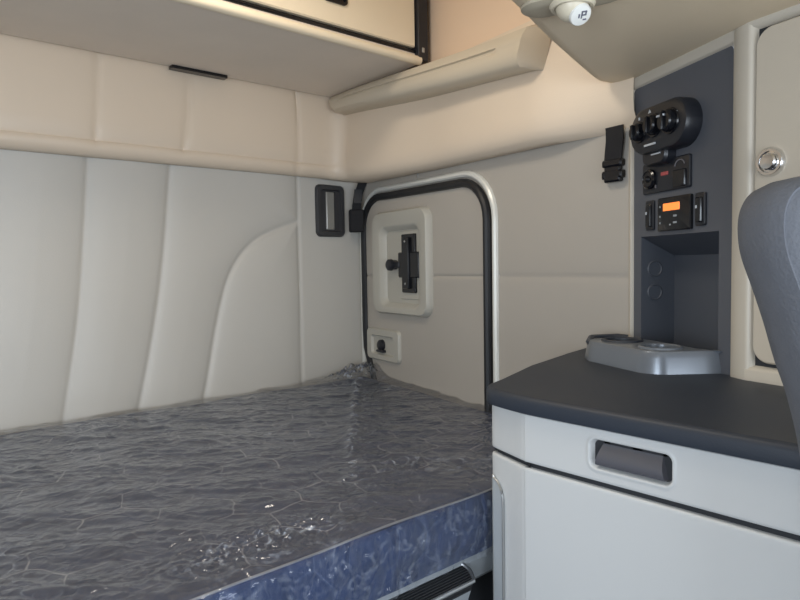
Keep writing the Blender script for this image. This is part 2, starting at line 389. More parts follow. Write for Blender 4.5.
# ------------------------------------------------------------------ overhead locker
LK = empty('overhead_locker', (.3, 1.8, 1.895), 'long overhead locker with grey board underside and cream doors above the bunk', 'locker')
poly = [(-.95, 1.535), (1.445, 1.535), (1.50, 2.04), (-.95, 2.04)]
poly = smooth_poly(poly, [0, .0, .03, 0])
b = MB(); prism(b, poly, [(0, 1.93), (0, 1.899), (.004, 1.895)], True, True); b.build('underside_board', LOCKB, LK)
b = MB()
b.tube([(x, 1.528 , 1.905 + 0 * x) for x in np.linspace(-.95, 1.445, 30)], .014, 12); b.build('front_lip', LOCKD, LK)
b = MB(); b.box(frame((0, 0, 0), (1, 0, 0), (0, 1, 0)), -.95, 1.445, 1.545, 1.56, 1.905, 2.29); b.build('frame', BLK, LK)
b = MB(); b.tube([(x, 1.536, 1.933) for x in np.linspace(-.95, 1.440, 10)], .006, 8); b.build('gap_strip', BLKG, LK)
FL = frame((0, 1.545, 0), (1, 0, 0), (0, 0, 1))
for x0, x1 in ((-.93, .28), (.295, 1.43)):
    b = MB(); b.box(FL, x0, x1, 1.945, 2.27, 0, .016, .004); d_ = b.build('door', LOCKD, LK)
    b = MB(); xc = 1.115 if x0 > 0 else -.35
    rrloft(b, FL, [(xc, 2.020, .085, .032, .012, .015), (xc, 2.020, .085, .032, .012, .022), (xc, 2.020, .07, .018, .008, .023), (xc, 2.020, .066, .016, .008, .017)], False, True); b.build('handle', BLKG, d_)
b = MB(); b.box(FL, 1.432, 1.475, 1.905, 2.29, -.01, .028, .002); b.build('corner_post', BLKP, LK)
b = MB(); b.box(FL, 1.446, 1.456, 1.93, 1.945, .028, .031, .001); b.build('latch', SILV, LK)
# black clip where the board meets the band
b = MB(); b.box(frame((0, 0, 0), (1, 0, 0), (0, 1, 0)), .83, 1.02, 2.012, 2.042, 1.885, 1.897, .003)
b.build('clip', BLKG, LK)

# moulded ledge on the side wall
b = MB(); loops = []
prof = [(0, .085), (.035, .088), (.060, .080), (.071, .062), (.0735, .054), (.067, .051), (.067, .046), (.0735, .043), (.076, .028), (.072, .010), (.060, .0), (.03, -.004), (0, 0)]
NL = 70; y0, y1 = 2.00, 1.0
for i in range(NL + 1):
    t = i / NL; y = y0 + (y1 - y0) * t
    zb = 1.832 - .082 * t; e = min(S(t, 0, .05), 1 - .98 * S(t, .975, 1.0)); e = max(e, .02)
    g = 1 if .1 < t < .88 else 0
    loop = []
    for (o, h) in prof:
        oo = o
        if not g and abs(h - .0485) < .003: oo = .0735
        oo = .05 + oo * e * 1.0
        hs = (.066 + .038 * t) / .088
        yy = y + (.05 if t < .5 else .03) * (h / .088) * (1 - S(t, 0, .25) if t < .5 else -S(t, .75, 1)) * 1.0
        loop.append(tuple(wp(yy, zb + h * hs, oo + .065 * S(y, 1.0, 2.06) * (1 if o > .01 else 0) + .008)))
    loops.append(loop)
b.loft(loops, True, True)
tag(b.build('moulded_ledge', LEDGE, smooth=40), 'beige moulded plastic ledge with a recessed line between side wall band and locker', 'ledge')
# seam under the ledge end to the pink liner
# ------------------------------------------------------------------ front overhead console (soffit) with lamp
rear = catmull([(-.9, .28), (-.2, .40), (.45, .57), (.80, .668), (.98, .727), (1.10, .766), (1.30, .826), (1.36, .84)], 4)
poly = rear + [(1.405, .832), (1.425, .80), (1.425, .77), (1.30, .44), (1.16, -.35), (.62, -.35), (.30, .05), (-.9, -.02)]
poly = list(reversed(poly))
b = MB(); prism(b, poly, [(.03, 1.670), (.012, 1.672), (.002, 1.682), (0, 1.70), (0, 2.05)], True, True)
CON = tag(b.build('overhead_console', SOFF, smooth=50), 'beige overhead console with curved rear edge above the side tower', 'overhead console')
LX, LY = .908, .602
LP = empty('reading_lamp', (LX, LY, 1.670), 'small round beige reading lamp with white lens under the overhead console', 'lamp')
FD = frame((LX, LY, 1.670), (.28, -.96, 0), (-.96, -.28, 0))   # n points down
b = MB(); rrloft(b, FD, [(0, 0, .17, .074, .036, 0), (0, 0, .168, .072, .035, .004), (0, 0, .150, .054, .027, .008), (0, 0, .120, .036, .018, .0085)], False, True, 8); b.build('base_plate', mat('lamp_base_grey_beige', rgb(176, 166, 146), .5), LP)
b = MB(); lathe(b, FD, 0, 0, [(.038, .0), (.037, .008), (.033, .014), (.028, .013), (.027, .004)]); b.build('collar', LAMPB, LP)
hc = FD(.0, .0, .008)
b = MB(); b.sphere(hc, .027); hd = b.build('lamp_head', LAMPB, LP)
dirn = Vector((-.25, -.62, -.74)).normalized(); uu = Vector((.75, -.66, 0)); uu = (uu - dirn * uu.dot(dirn)).normalized(); vv = dirn.cross(uu)
FH0 = frame(hc, uu, vv)
FH = lambda a, b_, c_=0: FH0(a * 1.1, b_ * 1.1, c_ * 1.15)
b = MB(); lathe(b, FH, .004, -.004, [(.0165, .0165), (.0165, .0205), (.0150, .0235), (.009, .0248), (.002, .0252)]); ln_ = b.build('lens', LENS, LP)
b = MB()
for (x0, x1, y0, y1) in ((-.003, -.001, -.005, .006), (-.003, .004, .004, .006), (-.003, .004, -.001, .001), (.003, .005, -.001, .006), (.001, .006, -.008, -.006), (-.007, -.005, -.004, .002)):
    b.box(FH, x0 + .006, x1 + .006, y0 - .002, y1 - .002, .0235, .0258)
b.build('marking', mat('grey_mark', rgb(110, 112, 125), .5), ln_)

# ------------------------------------------------------------------ luggage door in the side wall
DR = empty('door_1', wp(1.68, .62, 0), kind='structure'); DR['label'] = 'rounded side luggage door with black rubber seal beside the bunk'
yc, ztop, yl, yr = 0, 1.528, 2.062, 1.275
def door_path(ins, zb=.60, kink=True):
    pts = []; rad = .135 - ins
    L_, R_, T_ = yl - ins, yr + ins, ztop - ins * 1.0
    if kink: pts += [(L_ - .075, .76), (L_ - .055, .82), (L_ - .035, .86), (L_ - .005, .92)]
    else: pts += [(L_, zb)]
    for z in np.linspace(1.0, T_ - rad, 8): pts.append((L_, z))
    for k in range(1, 9):
        a = PI / 2 * k / 8; pts.append((L_ - rad + rad * math.cos(a), T_ - rad + rad * math.sin(a)))
    for y in np.linspace(L_ - rad, R_ + rad, 8)[1:]: pts.append((y, T_ - .012 * (L_ - y)))
    for k in range(1, 9):
        a = PI / 2 * k / 8; pts.append((R_ + rad - rad * math.sin(a), T_ - .0085 - rad + rad * math.cos(a)))
    for z in np.linspace(T_ - rad - .02, zb, 12): pts.append((R_, z))
    return pts
pp = door_path(.012, kink=False)
b = MB()
b.loft([[wp(y, z, .004) for y, z in pp], [wp(y, z, .010) for y, z in pp]], False, False)
# door skin: fan rows across the door so that the seam can be pressed in
rows = []
pz = door_path(.010, kink=False)
zz = sorted(set([.6 + .012 * k for k in range(78)] + [1.205, 1.208, 1.211, 1.214, 1.217, 1.527]))
for z in zz:
    if z > 1.516: continue
    # left and right limits at this height
    def lim(z):
        T_ = ztop - .012; rad = .123
        dz = max(0, z - (T_ - rad)); dz = min(dz, rad)
        k = rad - math.sqrt(max(0, rad * rad - dz * dz)); return yl - .012 - k, yr + .012 + k
    l, r = lim(z); dd = abs(z - 1.211)
    o = .012 - .004 * math.exp(-(dd / .005) ** 2)
    rows.append([wp(y, z, o) for y in np.linspace(l, r, 24)])
b = MB(); b.grid(rows); b.build('door_panel', DOORV, DR, smooth=60)
b = MB(); b.tube([wp(y, z, .014) for y, z in door_path(.012)], .014, 10, up=WN); b.build('rubber_seal', BLK, DR)
b = MB(); b.tube([wp(y, z, .006) for y, z in door_path(-.017, kink=False)], .0112, 10, up=WN); b.build('metal_trim', TRIMW, DR)
# latch housing
def hz(y0, y1, z0, z1): return (wu((y0 + y1) / 2), (z0 + z1) / 2, abs(y0 - y1) / ky, z1 - z0)
# WF is left-handed in (u, v, n) but lofts are re-normalised
c = hz(1.955, 1.575, 1.065, 1.455)
ci = hz(1.885, 1.635, 1.105, 1.385)
b = MB(); rrloft(b, WF, [(c[0], c[1], c[2], c[3], .05, .010), (c[0], c[1], c[2] - .004, c[3] - .004, .05, .028), (c[0], c[1], c[2] - .018, c[3] - .018, .044, .037), (ci[0], ci[1], ci[2] + .03, ci[3] + .03, .040, .037), (ci[0], ci[1], ci[2] + .016, ci[3] + .016, .036, .034), (ci[0], ci[1], ci[2] - .02, ci[3] - .012, .025, .0135)], False, True, 8)
lh = b.build('latch_housing', BEZ, DR)
b = MB(); pl = hz(1.79, 1.632, 1.125, 1.375); rrloft(b, WF, [(pl[0], pl[1], pl[2], pl[3], .02, .0136), (pl[0], pl[1], pl[2] - .006, pl[3] - .006, .018, .018)], False, True); b.build('backing_plate', BEZ, lh)
b = MB(); c = hz(1.755, 1.665, 1.150, 1.362); b.box(WF, c[0] - c[2] / 2, c[0] + c[2] / 2, 1.150, 1.362, .018, .026, .003)
c2 = hz(1.772, 1.638, 1.200, 1.300); b.box(WF, c2[0] - c2[2] / 2, c2[0] + c2[2] / 2, 1.205, 1.297, .020, .030, .003)
c3 = hz(1.735, 1.695, 1.140, 1.365); b.box(WF, c3[0] - c3[2] / 2, c3[0] + c3[2] / 2, 1.165, 1.350, .026, .036, .003)
lp = b.build('lock_plate', BLKG, lh)
for z in (1.183, 1.335):
    b = MB(); lathe(b, WF, c3[0], z, [(.004, .036), (.004, .0375)]); b.build('screw', SILV, lp)
b = MB(); lathe(b, WF, wu(1.812), 1.252, [(.018, .0135), (.018, .030), (.022, .034), (.021, .046), (.016, .050), (.004, .051)])
b.box(WF, wu(1.812), wu(1.76), 1.240, 1.264, .022, .034, .003); b.build('lock_knob', BLKP, lh)
# lower pull
c = hz(2.030, 1.785, .878, 1.005)
b = MB(); rrloft(b, WF, [(c[0], c[1], c[2], c[3], .02, .010), (c[0], c[1], c[2] - .004, c[3] - .004, .02, .020), (c[0], c[1], c[2] - .012, c[3] - .012, .016, .024), (c[0], c[1] - .002, c[2] - .075, c[3] - .05, .012, .024), (c[0], c[1] - .002, c[2] - .085, c[3] - .06, .01, .0135)], False, True)
lw = b.build('release_housing', BEZ, DR)
b = MB(); b.box(WF, c[0] - .04, c[0] + .012, c[1] - .03, c[1] - .020, .013, .03, .003)
lathe(b, WF, c[0] - .014, c[1] - .002, [(.022, .0135), (.021, .026), (.015, .031), (.004, .032)]); b.build('release_lever', BLKP, lw)

# small trim strip on the wall above the door
b = MB(); b.tube([wp(1.673, 1.556, .003), wp(1.673, 1.580, .003)], .004, 8)
tag(b.build('trim_1', SILV), kind='structure')

# recessed grab handle on the rear wall
FB = frame((0, YB, 0), (1, 0, 0), (0, 0, 1))      # n = -y, into the room
GH = empty('grab_handle', (1.482, YB, 1.37), 'dark oblong recessed grab handle on the rear wall beside the bunk corner', 'handle')
b = MB(); q = (1.482, 1.469)
rrloft(b, FB, [(*q, .138, .205, .022, .0), (*q, .136, .203, .022, .010), (*q, .126, .193, .018, .016), (*q, .098, .165, .012, .016), (*q, .090, .157, .01, .0045)], False, True); gb = b.build('bezel', mat('dark_grey_bezel', rgb(58, 58, 60), .4), GH)
b = MB(); b.box(FB, 1.462, 1.500, 1.395, 1.543, .0045, .012, .003); b.build('grip', mat('satin_grey_grip', rgb(150, 148, 142), .35, metal=.3), GH)

# seat belt strap in the corner
BS = empty('belt_strap', (1.62, 2.07, 1.38), 'black belt strap with thick buckle hanging in the corner beside the luggage door', 'strap')
def ribbon(b, pts, w, dirv, th=.002):
    dv = Vector(dirv).normalized(); loops = []
    for i, p in enumerate(pts):
        p = Vector(p); a = Vector(pts[max(0, i - 1)]); c = Vector(pts[min(len(pts) - 1, i + 1)]); t = (c - a).normalized(); n = t.cross(dv).normalized()
        loops.append([p + dv * w / 2 + n * th, p + dv * w / 2 - n * th, p - dv * w / 2 - n * th, p - dv * w / 2 + n * th])
    b.loft(loops, True, True)
ds = Vector((.85, -.5, 0))
b = MB(); ribbon(b, [(1.612, 2.045, 1.60), (1.606, 2.045, 1.575), (1.592, 2.05, 1.54), (1.585, 2.052, 1.50), (1.580, 2.055, 1.46)], .036, ds); b.build('webbing', WEB, BS)
FS = frame((1.578, 2.050, 0), ds, (0, 0, 1))
b = MB(); b.box(FS, -.029, .029, 1.385, 1.475, -.010, .018, .005); b.build('buckle', WEB, BS)
b = MB(); ribbon(b, [(1.590, 2.05, 1.556), (1.584, 2.048, 1.50)], .03, ds, .004); b.build('keeper', BLKP, BS)

# hanging strap with clip on the side wall near the tower
HS = empty('hanging_strap', wp(.835, 1.45, .01), 'short black webbing strap with side release clip hanging beside the charcoal control panel', 'strap')
b = MB(); ribbon(b, [wp(.812, 1.570, .022), wp(.811, 1.540, .022), wp(.816, 1.512, .020), wp(.820, 1.486, .018)], .050, WD); b.build('webbing', WEB, HS)
b = MB(); u0 = wu(.820)
b.box(WF, u0 - .029, u0 + .029, 1.476, 1.494, .010, .026, .004)
b.box(WF, u0 - .023, u0 + .023, 1.462, 1.478, .012, .024, .003)
b.box(WF, u0 - .030, u0 - .016, 1.448, 1.468, .010, .026, .004); b.box(WF, u0 + .016, u0 + .030, 1.448, 1.468, .010, .026, .004)
b.box(WF, u0 - .024, u0 + .024, 1.440, 1.470, .011, .025, .004)
b.build('clip', BLKG, HS)

# ------------------------------------------------------------------ bunk: rail, mattress, plastic wrap
BK = empty('bunk_base', (.2, 1.5, 0), 'grey bunk base under the plastic wrapped mattress', 'bunk')
b = MB(); b.box(frame((0, 0, 0), (1, 0, 0), (0, 1, 0)), -.955, 1.36, .90, 2.07, .0, .668); b.build('bunk_body', GAP, BK, 0)
FR = frame((0, .90, 0), (1, 0, 0), (0, 0, 1))
b = MB(); P_ = [(0, .60), (.02, .601), (.034, .606), (.040, .614), (.040, .655), (.034, .667), (.0, .669)]
b.loft([[(x, .90 - o, z) for o, z in P_] for x in (-.955, 1.38)], True, True); b.build('front_rail', RAIL, BK)
# step pad with chrome edge
xr = .93
tp = smooth_poly([(.15, .0), (xr - .035, .0), (xr, .075), (.15, .075)], [0, .02, .012, 0])
tp = [(.15, .0), (xr - .01, .0)] + [(xr - .01 + .022 * math.sin(PI * k / 12 * .5) , .0 + .078 * k / 12) for k in range(1, 12)] + [(xr + .012, .078), (.15, .078)]
FT = frame((0, .822, .634), (1, 0, 0), (0, .062, .022))
SP = empty('step_pad', (.55, .85, .60), 'black ribbed step pad with silver edging below the blue mattress side', 'step')
tp2 = [(.15, 0), (.900, 0)] + [(.900 + .016 * math.sin(PI * k / 10) - .004 * k / 10, .066 * k / 10) for k in range(1, 11)] + [(.15, .066)]
b = MB(); b.loft([[FT(x, y, -.02) for x, y in tp2], [FT(x, y, 0.004) for x, y in tp2]], True, True); b.build('tread', TREAD, SP)
b = MB(); b.tube([FT(x, y, .004) for x, y in ([(.15, 0), (.4, 0), (.7, 0)] + tp2[1:-1] + [(.7, .066), (.4, .066), (.15, .066)])], .0042, 8); b.build('edging', SILV, SP)
b = MB(); b.loft([[FT(x, y, -.055) for x, y in tp2], [FT(x, y, -.02) for x, y in tp2]], True, True); b.build('bracket', RAIL, SP)

MT = empty('mattress', (.3, 1.45, .65), 'dark grey quilted bunk mattress with blue side wrapped in clear crinkled plastic', 'mattress')
def bedx(u, y): return -.94 + (WX(y) - .022 + .94) * u
Z1 = .798
def topz(x, y):
    e = min((y - .845), (2.065 - y) * 1.2, (WX(y) - .02 - x))
    r = .007; return Z1 - (0 if e > r else (r - math.sqrt(max(0, r * r - (r - max(0, e)) ** 2))) * .9)
rows = []
for y in [.845, .847, .851, .857, .864] + list(np.linspace(.88, 2.04, 60)) + [2.055, 2.062, 2.065]:
    rows.append([(bedx(u, y), y, topz(bedx(u, y), y) + .006 * noise.noise(Vector((bedx(u, y) * 4, y * 4, 0)))) for u in list(np.linspace(0, .99, 120)) + [.995, .998, 1]])
b = MB(); b.grid(rows); b.build('quilted_top', MTOP, MT, 60)
b = MB(); rows = []
for z in np.linspace(.672, .791, 14):
    rows.append([(x, .845 - .010 * math.sin(PI * (z - .672) / .119) - .004 * noise.noise(Vector((x * 14, z * 20, 3))), z) for x in np.linspace(-.94, WX(.845) - .03, 240)])
b.grid(rows)
b.loft([[(bedx(1, y), y, z) for z in (.672, .790)] for y in np.linspace(.845, 2.065, 8)], closed=False)
b.loft([[(x, 2.065, z) for z in (.672, .790)] for x in np.linspace(-.94, WX(2.065) - .03, 8)], closed=False)
b.loft([[(-.94, y, z) for z in (.672, .790)] for y in np.linspace(.845, 2.065, 3)], closed=False)
b.add([(-.94, .845, .673), (WX(.845) - .03, .845, .673), (WX(2.06) - .03, 2.065, .673), (-.94, 2.065, .673)], [(0, 1, 2, 3)])
b.build('blue_side', MSIDE, MT, 60)
b = MB(); b.tube([(x, .843 + .002 * math.sin(x * 11), .794 + .003 * noise.noise(Vector((x * 5, 0, 0)))) for x in np.linspace(-.94, WX(.845) - .03, 150)], .0020, 8)
b.build('welt', mat('pale_welt', rgb(170, 174, 182), .5), MT)
# plastic film
rows = []
def crumple(x, y):
    v = Vector((x * .75 - y * .66, (x * .66 + y * .75) * 3.2, 0))
    a = noise.noise(v * 4.5) * .007 + abs(noise.noise(v * 11 + Vector((7, 3, 0)))) * .006
    f = S(y, 1.25, .86) if False else 0
    c_ = abs(noise.noise(Vector((x * 26, y * 26, 2)))) * .004
    # gathered film in the far corner and along the fold towards it
    dx, dy = x - 1.57, y - 2.02
    g = math.exp(-((dx / .16) ** 2 + (dy / .10) ** 2))
    hump = .030 * g + abs(noise.noise(Vector((x * 34, y * 34, 9)))) * .045 * g + abs(noise.noise(Vector((x * 90, y * 90, 3)))) * .018 * g
    # fold line from the corner into the bed, shaped along a glint streak
    t = (y - 1.07) / .9
    if 0 < t < 1.0:
        fx = .795 + .706 * t
        hump += .010 * math.exp(-((x - fx) / .018) ** 2) * (.6 + noise.noise(Vector((x * 40, y * 40, 5)))) * (.4 + .6 * S(t, 0, .4))
    # sharp crackle where the film is loose: along the front edge and in the corner fold
    pf = math.exp(-(((x - .50) / .17) ** 2 + ((y - .93) / .05) ** 2)) + .7 * math.exp(-(((x - .92) / .10) ** 2 + ((y - 1.02) / .05) ** 2)) + .5 * math.exp(-(((x - 1.2) / .07) ** 2 + ((y - 1.05) / .05) ** 2))
    if pf > .02:
        hump += pf * (abs(noise.noise(Vector((x * 60, y * 60, 4)))) * .016 + abs(noise.noise(Vector((x * 130, y * 130, 8)))) * .006)
    w = math.exp(-max(0, WX(y) - .02 - x) / .03) * .012 * S(y, 1.0, 1.9)
    return max(a, -.001) + c_ + hump + w
fy = list(np.linspace(.838, 1.10, 90)) + list(np.linspace(1.104, 2.075, 170))
UU = list(np.linspace(0, .42, 40)) + list(np.linspace(.425, 1, 440))
for y in fy:
    row = []
    for u in UU:
        x = -.945 + (WX(y) - .014 + .945) * u
        e = min(1, max(0, (y - .838) / .03))
        row.append((x, y, .803 + crumple(x, y) * e - .004 * (1 - e) ** 2))
    rows.append(row)
front = []
for z in np.linspace(.674, .795, 16):
    front.append([(-.945 + (WX(.838) - .03 + .945) * u, .830 - .010 * abs(noise.noise(Vector((u * 55, z * 26, 1)))) - .006 * abs(noise.noise(Vector((u * 150, z * 70, 6)))) - .006 * math.sin(PI * (z - .672) / .125), z) for u in UU])
b = MB(); b.grid(front + rows)
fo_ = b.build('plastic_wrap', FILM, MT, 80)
ca = fo_.data.attributes.new('crease_glint', 'FLOAT', 'POINT')
def crease_glint(x, y, z):  # strength of painted glints: corner, front patches, streak along the fold
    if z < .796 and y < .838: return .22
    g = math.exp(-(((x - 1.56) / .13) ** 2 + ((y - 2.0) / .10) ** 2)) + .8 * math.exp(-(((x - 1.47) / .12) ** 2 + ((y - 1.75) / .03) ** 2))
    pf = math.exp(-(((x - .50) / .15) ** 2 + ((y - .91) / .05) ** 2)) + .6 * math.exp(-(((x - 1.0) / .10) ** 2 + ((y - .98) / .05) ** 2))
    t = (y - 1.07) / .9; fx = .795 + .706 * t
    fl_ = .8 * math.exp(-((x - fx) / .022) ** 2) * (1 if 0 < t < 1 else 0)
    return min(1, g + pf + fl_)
ca.data.foreach_set('value', [crease_glint(*p) for p in b.v])

# ------------------------------------------------------------------ lower cabinet with drawer, counter
CB = empty('side_cabinet', (1.1, .3, 0), 'white lower cabinet with drawer and curved front below the charcoal counter', 'cabinet')
front_line = [(1.36, .795), (1.2, .798), (1.0, .812), (.975, .820), (.958, .820), (.948, .803), (.9325, .752), (.9255, .730), (.9215, .715), (.920, .695), (.920, .55), (.920, .4), (.920, .28), (.922, .2), (.93, .1), (.95, 0), (.98, -.1), (1.02, -.17), (1.10, -.22)]
def resample(pts, step):
    out = [pts[0]]
    for a, c in zip(pts[:-1], pts[1:]):
        n = max(1, int(math.hypot(c[0] - a[0], c[1] - a[1]) / step))
        for k in range(1, n + 1): out.append((a[0] + (c[0] - a[0]) * k / n, a[1] + (c[1] - a[1]) * k / n))
    return out
fl = catmull(front_line, 6)
HY0, HY1, HZ0, HZ1 = .440, .578, .913, .961     # handle recess
extra = [HY0 - .004, HY0, HY0 + .006, HY0 + .012, HY1 - .012, HY1 - .006, HY1, HY1 + .004]
def line_normals(l):
    out = []
    for i in range(len(l)):
        a = Vector(l[max(0, i - 1)]); c = Vector(l[min(len(l) - 1, i + 1)]); t = (c - a).normalized(); out.append(Vector((t.y, -t.x)))  # placeholder orientation
    return out
fl = [p for p in resample(fl, .008)]
# insert fine samples near the recess (front face is straight there)
k = [i for i, p in enumerate(fl) if p[1] < HY1 + .01 and p[1] > HY0 - .01 and abs(p[0] - .92) < .01]
fl = fl[:k[0]] + [(.920, y) for y in np.linspace(HY1 + .0095, HY0 - .0095, 90)] + fl[k[-1] + 1:]
nm = line_normals(fl)
# outward must point to -x on the front
sgn = -1 if nm[len(nm) // 2].x > 0 else 1
nm = [n * sgn for n in nm]
def rr_sd(y, z):
    cy_, cz_ = (HY0 + HY1) / 2, (HZ0 + HZ1) / 2; hx, hz_ = (HY1 - HY0) / 2, (HZ1 - HZ0) / 2; r = .012
    qx, qz = abs(y - cy_) - hx + r, abs(z - cz_) - hz_ + r
    return math.hypot(max(qx, 0), max(qz, 0)) + min(max(qx, qz), 0) - r
def front_strip(zlist, name, material, recess=False, rnd=.004):
    rows = []; zmin, zmax = zlist[0], zlist[-1]
    for z in zlist:
        e = min(z - zmin, zmax - z); o = -(rnd - math.sqrt(max(0, rnd ** 2 - max(0, rnd - e) ** 2))) if e < rnd else 0
        row = []
        for (x, y), n in zip(fl, nm):
            d = 0
            if recess and abs(n.x) > .9 and y > .3:
                sd = rr_sd(y, z)
                d = -.022 * S(-sd, -.001, .008) + .0015 * math.exp(-((sd - .003) / .003) ** 2)
            row.append((x + n.x * (o + d), y + n.y * (o + d), z))
        rows.append(row)
    mb = MB()
    back = [[(x - n.x * .012, y - n.y * .012, z) for (x, y), n in zip(fl, nm)] for z in (zmin, zmax)] if not recess else []
    mb.grid(([back[0]] if back else []) + rows + ([back[1]] if back else []))
    return mb.build(name, material, CB, 50)
zl = [.8905, .892, .8945] + list(np.linspace(.898, .974, 60)) + [.977, .9795]
front_strip(zl, 'drawer', CABW, True)
zl = [.06, .0615, .064] + list(np.linspace(.07, .871, 20)) + [.876, .879, .881]
dw = front_strip(zl, 'cabinet_door', CABW)
b = MB(); b.grid([[(x - n.x * .010, y - n.y * .010, z) for (x, y), n in zip(fl, nm)] for z in (0, .979)]); b.build('carcass', GAP, CB)
drawer = [o for o in CB.children if o.name.startswith('drawer')][0]
# handle: grey scoop in the recess
FC = frame((.920, 0, 0), (0, -1, 0), (0, 0, 1))   # n = (-1,0,0)
def fcn(u, v, n=0): return FC(-u, v, n)
b = MB(); loops = []
for t, zt in zip(np.linspace(0, 1, 12), np.linspace(.9195, .9545, 12)):
    o = -.014 + .020 * math.sin(PI * (.12 + .60 * (1 - t)) ) * (1 - .25 * t)
    ins_ = .010 * t
    loops.append([fcn(y, zt, o - (.012 if (y in (0,)) else 0)) for y in np.linspace(HY0 + .010 + ins_ * .8, HY1 - .010 - ins_, 20)])
b.grid(loops)
for side in (0, -1):
    e = [l[side] for l in loops]; b.grid([e, [Vector(p) + Vector((.03, 0, 0)) for p in e]])
b.grid([loops[-1], [Vector(p) + Vector((.012, 0, -.002)) for p in loops[-1]]])
hd = b.build('handle', HAND, drawer, 50)
for y0_, y1_ in ((.548, .558), (.492, .508), (.452, .459)):
    b = MB(); b.box(FC, -y1_, -y0_, 0.9540, .9575, -.019, -.010); b.build('latch_tab', SILV, drawer)
b = MB(); rrloft(b, FC, [(-(HY0 + HY1) / 2, .939, HY1 - HY0 - .006, .046, .01, -.0215), (-(HY0 + HY1) / 2, .939, HY1 - HY0 - .006, .046, .01, -.0205)], False, True)
b.build('recess_liner', BLKG, drawer)
# silver outlined insert on the rear corner facet
a_, c_ = Vector((.9500, .808, 0)), Vector((.9330, .754, 0)); uf = (c_ - a_).normalized()
nf = Vector((uf.y, -uf.x, 0)); nf = nf if nf.x < 0 else -nf
def FF(u, v, n=0): return a_ + uf * u + Vector((0, 0, v)) + nf * (n + .0025)
pth = [(.0, .10), (.0, .5), (.0, .838)] + [(.0 + .034 * math.sin(PI / 2 * k / 8), .795 + .038 * math.cos(PI / 2 * k / 8)) for k in range(1, 9)] + [(.034, .7), (.034, .4), (.034, .10)]
b = MB(); b.tube([FF(u, v, .0015) for u, v in pth], .0022, 8); it = b.build('insert_edging', SILV, dw)
b = MB(); b.loft([[FF(u, v, .0005) for u, v in pth], [FF(u, v, .0022) for u, v in pth]], False, True); b.build('insert', mat('insert_grey', rgb(176, 182, 186), .35), dw)

def cz(x, y): return .018 * S(x, .93, 1.18)
cpts = [(.908, -.05), (.985, -.20), (1.02, -.24), (1.20, -.24), (1.335, .35), (1.45, .79), (1.450, .928), (1.33, .905), (.957, .836), (.926, .802), (.912, .735), (.908, .690), (.908, .4), (.908, .1)]
cpts = list(reversed(cpts))
cpts = smooth_poly(cpts, [0, 0, .018, .020, .018, .015, 0, .01, .02, 0, 0, .02, .03, .06])
# polygon must be counter-clockwise
ar = sum(cpts[i - 1][0] * cpts[i][1] - cpts[i][0] * cpts[i - 1][1] for i in range(len(cpts)))
if ar < 0: cpts = cpts[::-1]
b = MB()
for d_, z_ in (): pass
loops = []
for d, z in [(.006, .980), (.001, .982), (0, .986), (0, 1.001), (.002, 1.007), (.006, 1.0105), (.012, 1.012)]:
    loops.append([(x, y, z + (cz(x, y) if z > 1.0 else 0)) for x, y in inset(cpts, d)])
b.loft(loops, True, False)
def flat_top(mb, ring, zf, step=.03):
    from mathutils.geometry import delaunay_2d_cdt
    V_ = [Vector(p) for p in ring]; n = len(V_)
    def inside(p):
        c = False
        for k in range(n):
            a, e = V_[k - 1], V_[k]
            if (a.y > p[1]) != (e.y > p[1]) and p[0] < (e.x - a.x) * (p[1] - a.y) / (e.y - a.y) + a.x: c = not c
        return c
    xs_ = [v.x for v in V_]; ys_ = [v.y for v in V_]; ex = []
    for x in np.arange(min(xs_), max(xs_), step):
        for y in np.arange(min(ys_), max(ys_), step):
            if inside((x, y)) and min((Vector((x, y)) - v).length for v in V_) > step * .4: ex.append(Vector((x, y)))
    vo, eo, fo, _, _, _ = delaunay_2d_cdt(V_ + ex, [(k, (k + 1) % n) for k in range(n)], [], 1, 1e-6)
    mb.add([(v.x, v.y, zf(v.x, v.y)) for v in vo], fo)
flat_top(b, inset(cpts, .012), lambda x, y: 1.012 + cz(x, y))
tag(b.build('countertop', COUNT, smooth=40), 'charcoal countertop with rounded front edge on the white lower cabinet', 'countertop')

# ------------------------------------------------------------------ tower with controls
A = Vector((1.42, .78, 0)); B = Vector((1.268, .493, 0)); C = Vector((1.246, .452, 0))
pu = (B - A).normalized(); LP_ = (B - A).length
pn = Vector((pu.y, -pu.x, 0)); pn = pn if pn.x < 0 else -pn     # out of the panel, into the cab
def PF(u, v, n=0): return A + pu * u + Vector((0, 0, v)) + pn * n
du = Vector((-math.cos(math.radians(76)), -math.sin(math.radians(76)), 0)); dn = Vector((du.y, -du.x, 0)); dn = dn if dn.x < 0 else -dn
def TF(u, v, n=0): return C + du * u + Vector((0, 0, v)) + dn * n
TW = empty('control_tower', (1.35, .5, 1.03), 'beige side tower with charcoal control panel and storage niche standing on the counter', 'cabinet tower')
ZB, ZT = 1.028, 1.672
# beige body: post line swept vertically  (left strip, behind panel, post between panel and door)
pl_ = [PF(-.006, 0, -.02), PF(-.004, 0, .004), PF(.000, 0, .0075), PF(.006, 0, .0075), PF(.009, 0, .003), PF(.0095, 0, -.004)]
b = MB(); b.grid([[p + Vector((0, 0, z)) for p in pl_] for z in (ZB - .01, ZT)])
pr_ = [PF(LP_ - .002, 0, -.006), PF(LP_ + .001, 0, .003), PF(LP_ + .008, 0, .0085), PF(LP_ + .022, 0, .0095), TF(-.006, 0, .0095), TF(.002, 0, .007), TF(.006, 0, .001), TF(.008, 0, -.008)]
b.grid([[p + Vector((0, 0, z)) for p in pr_] for z in (ZB - .01, ZT)])
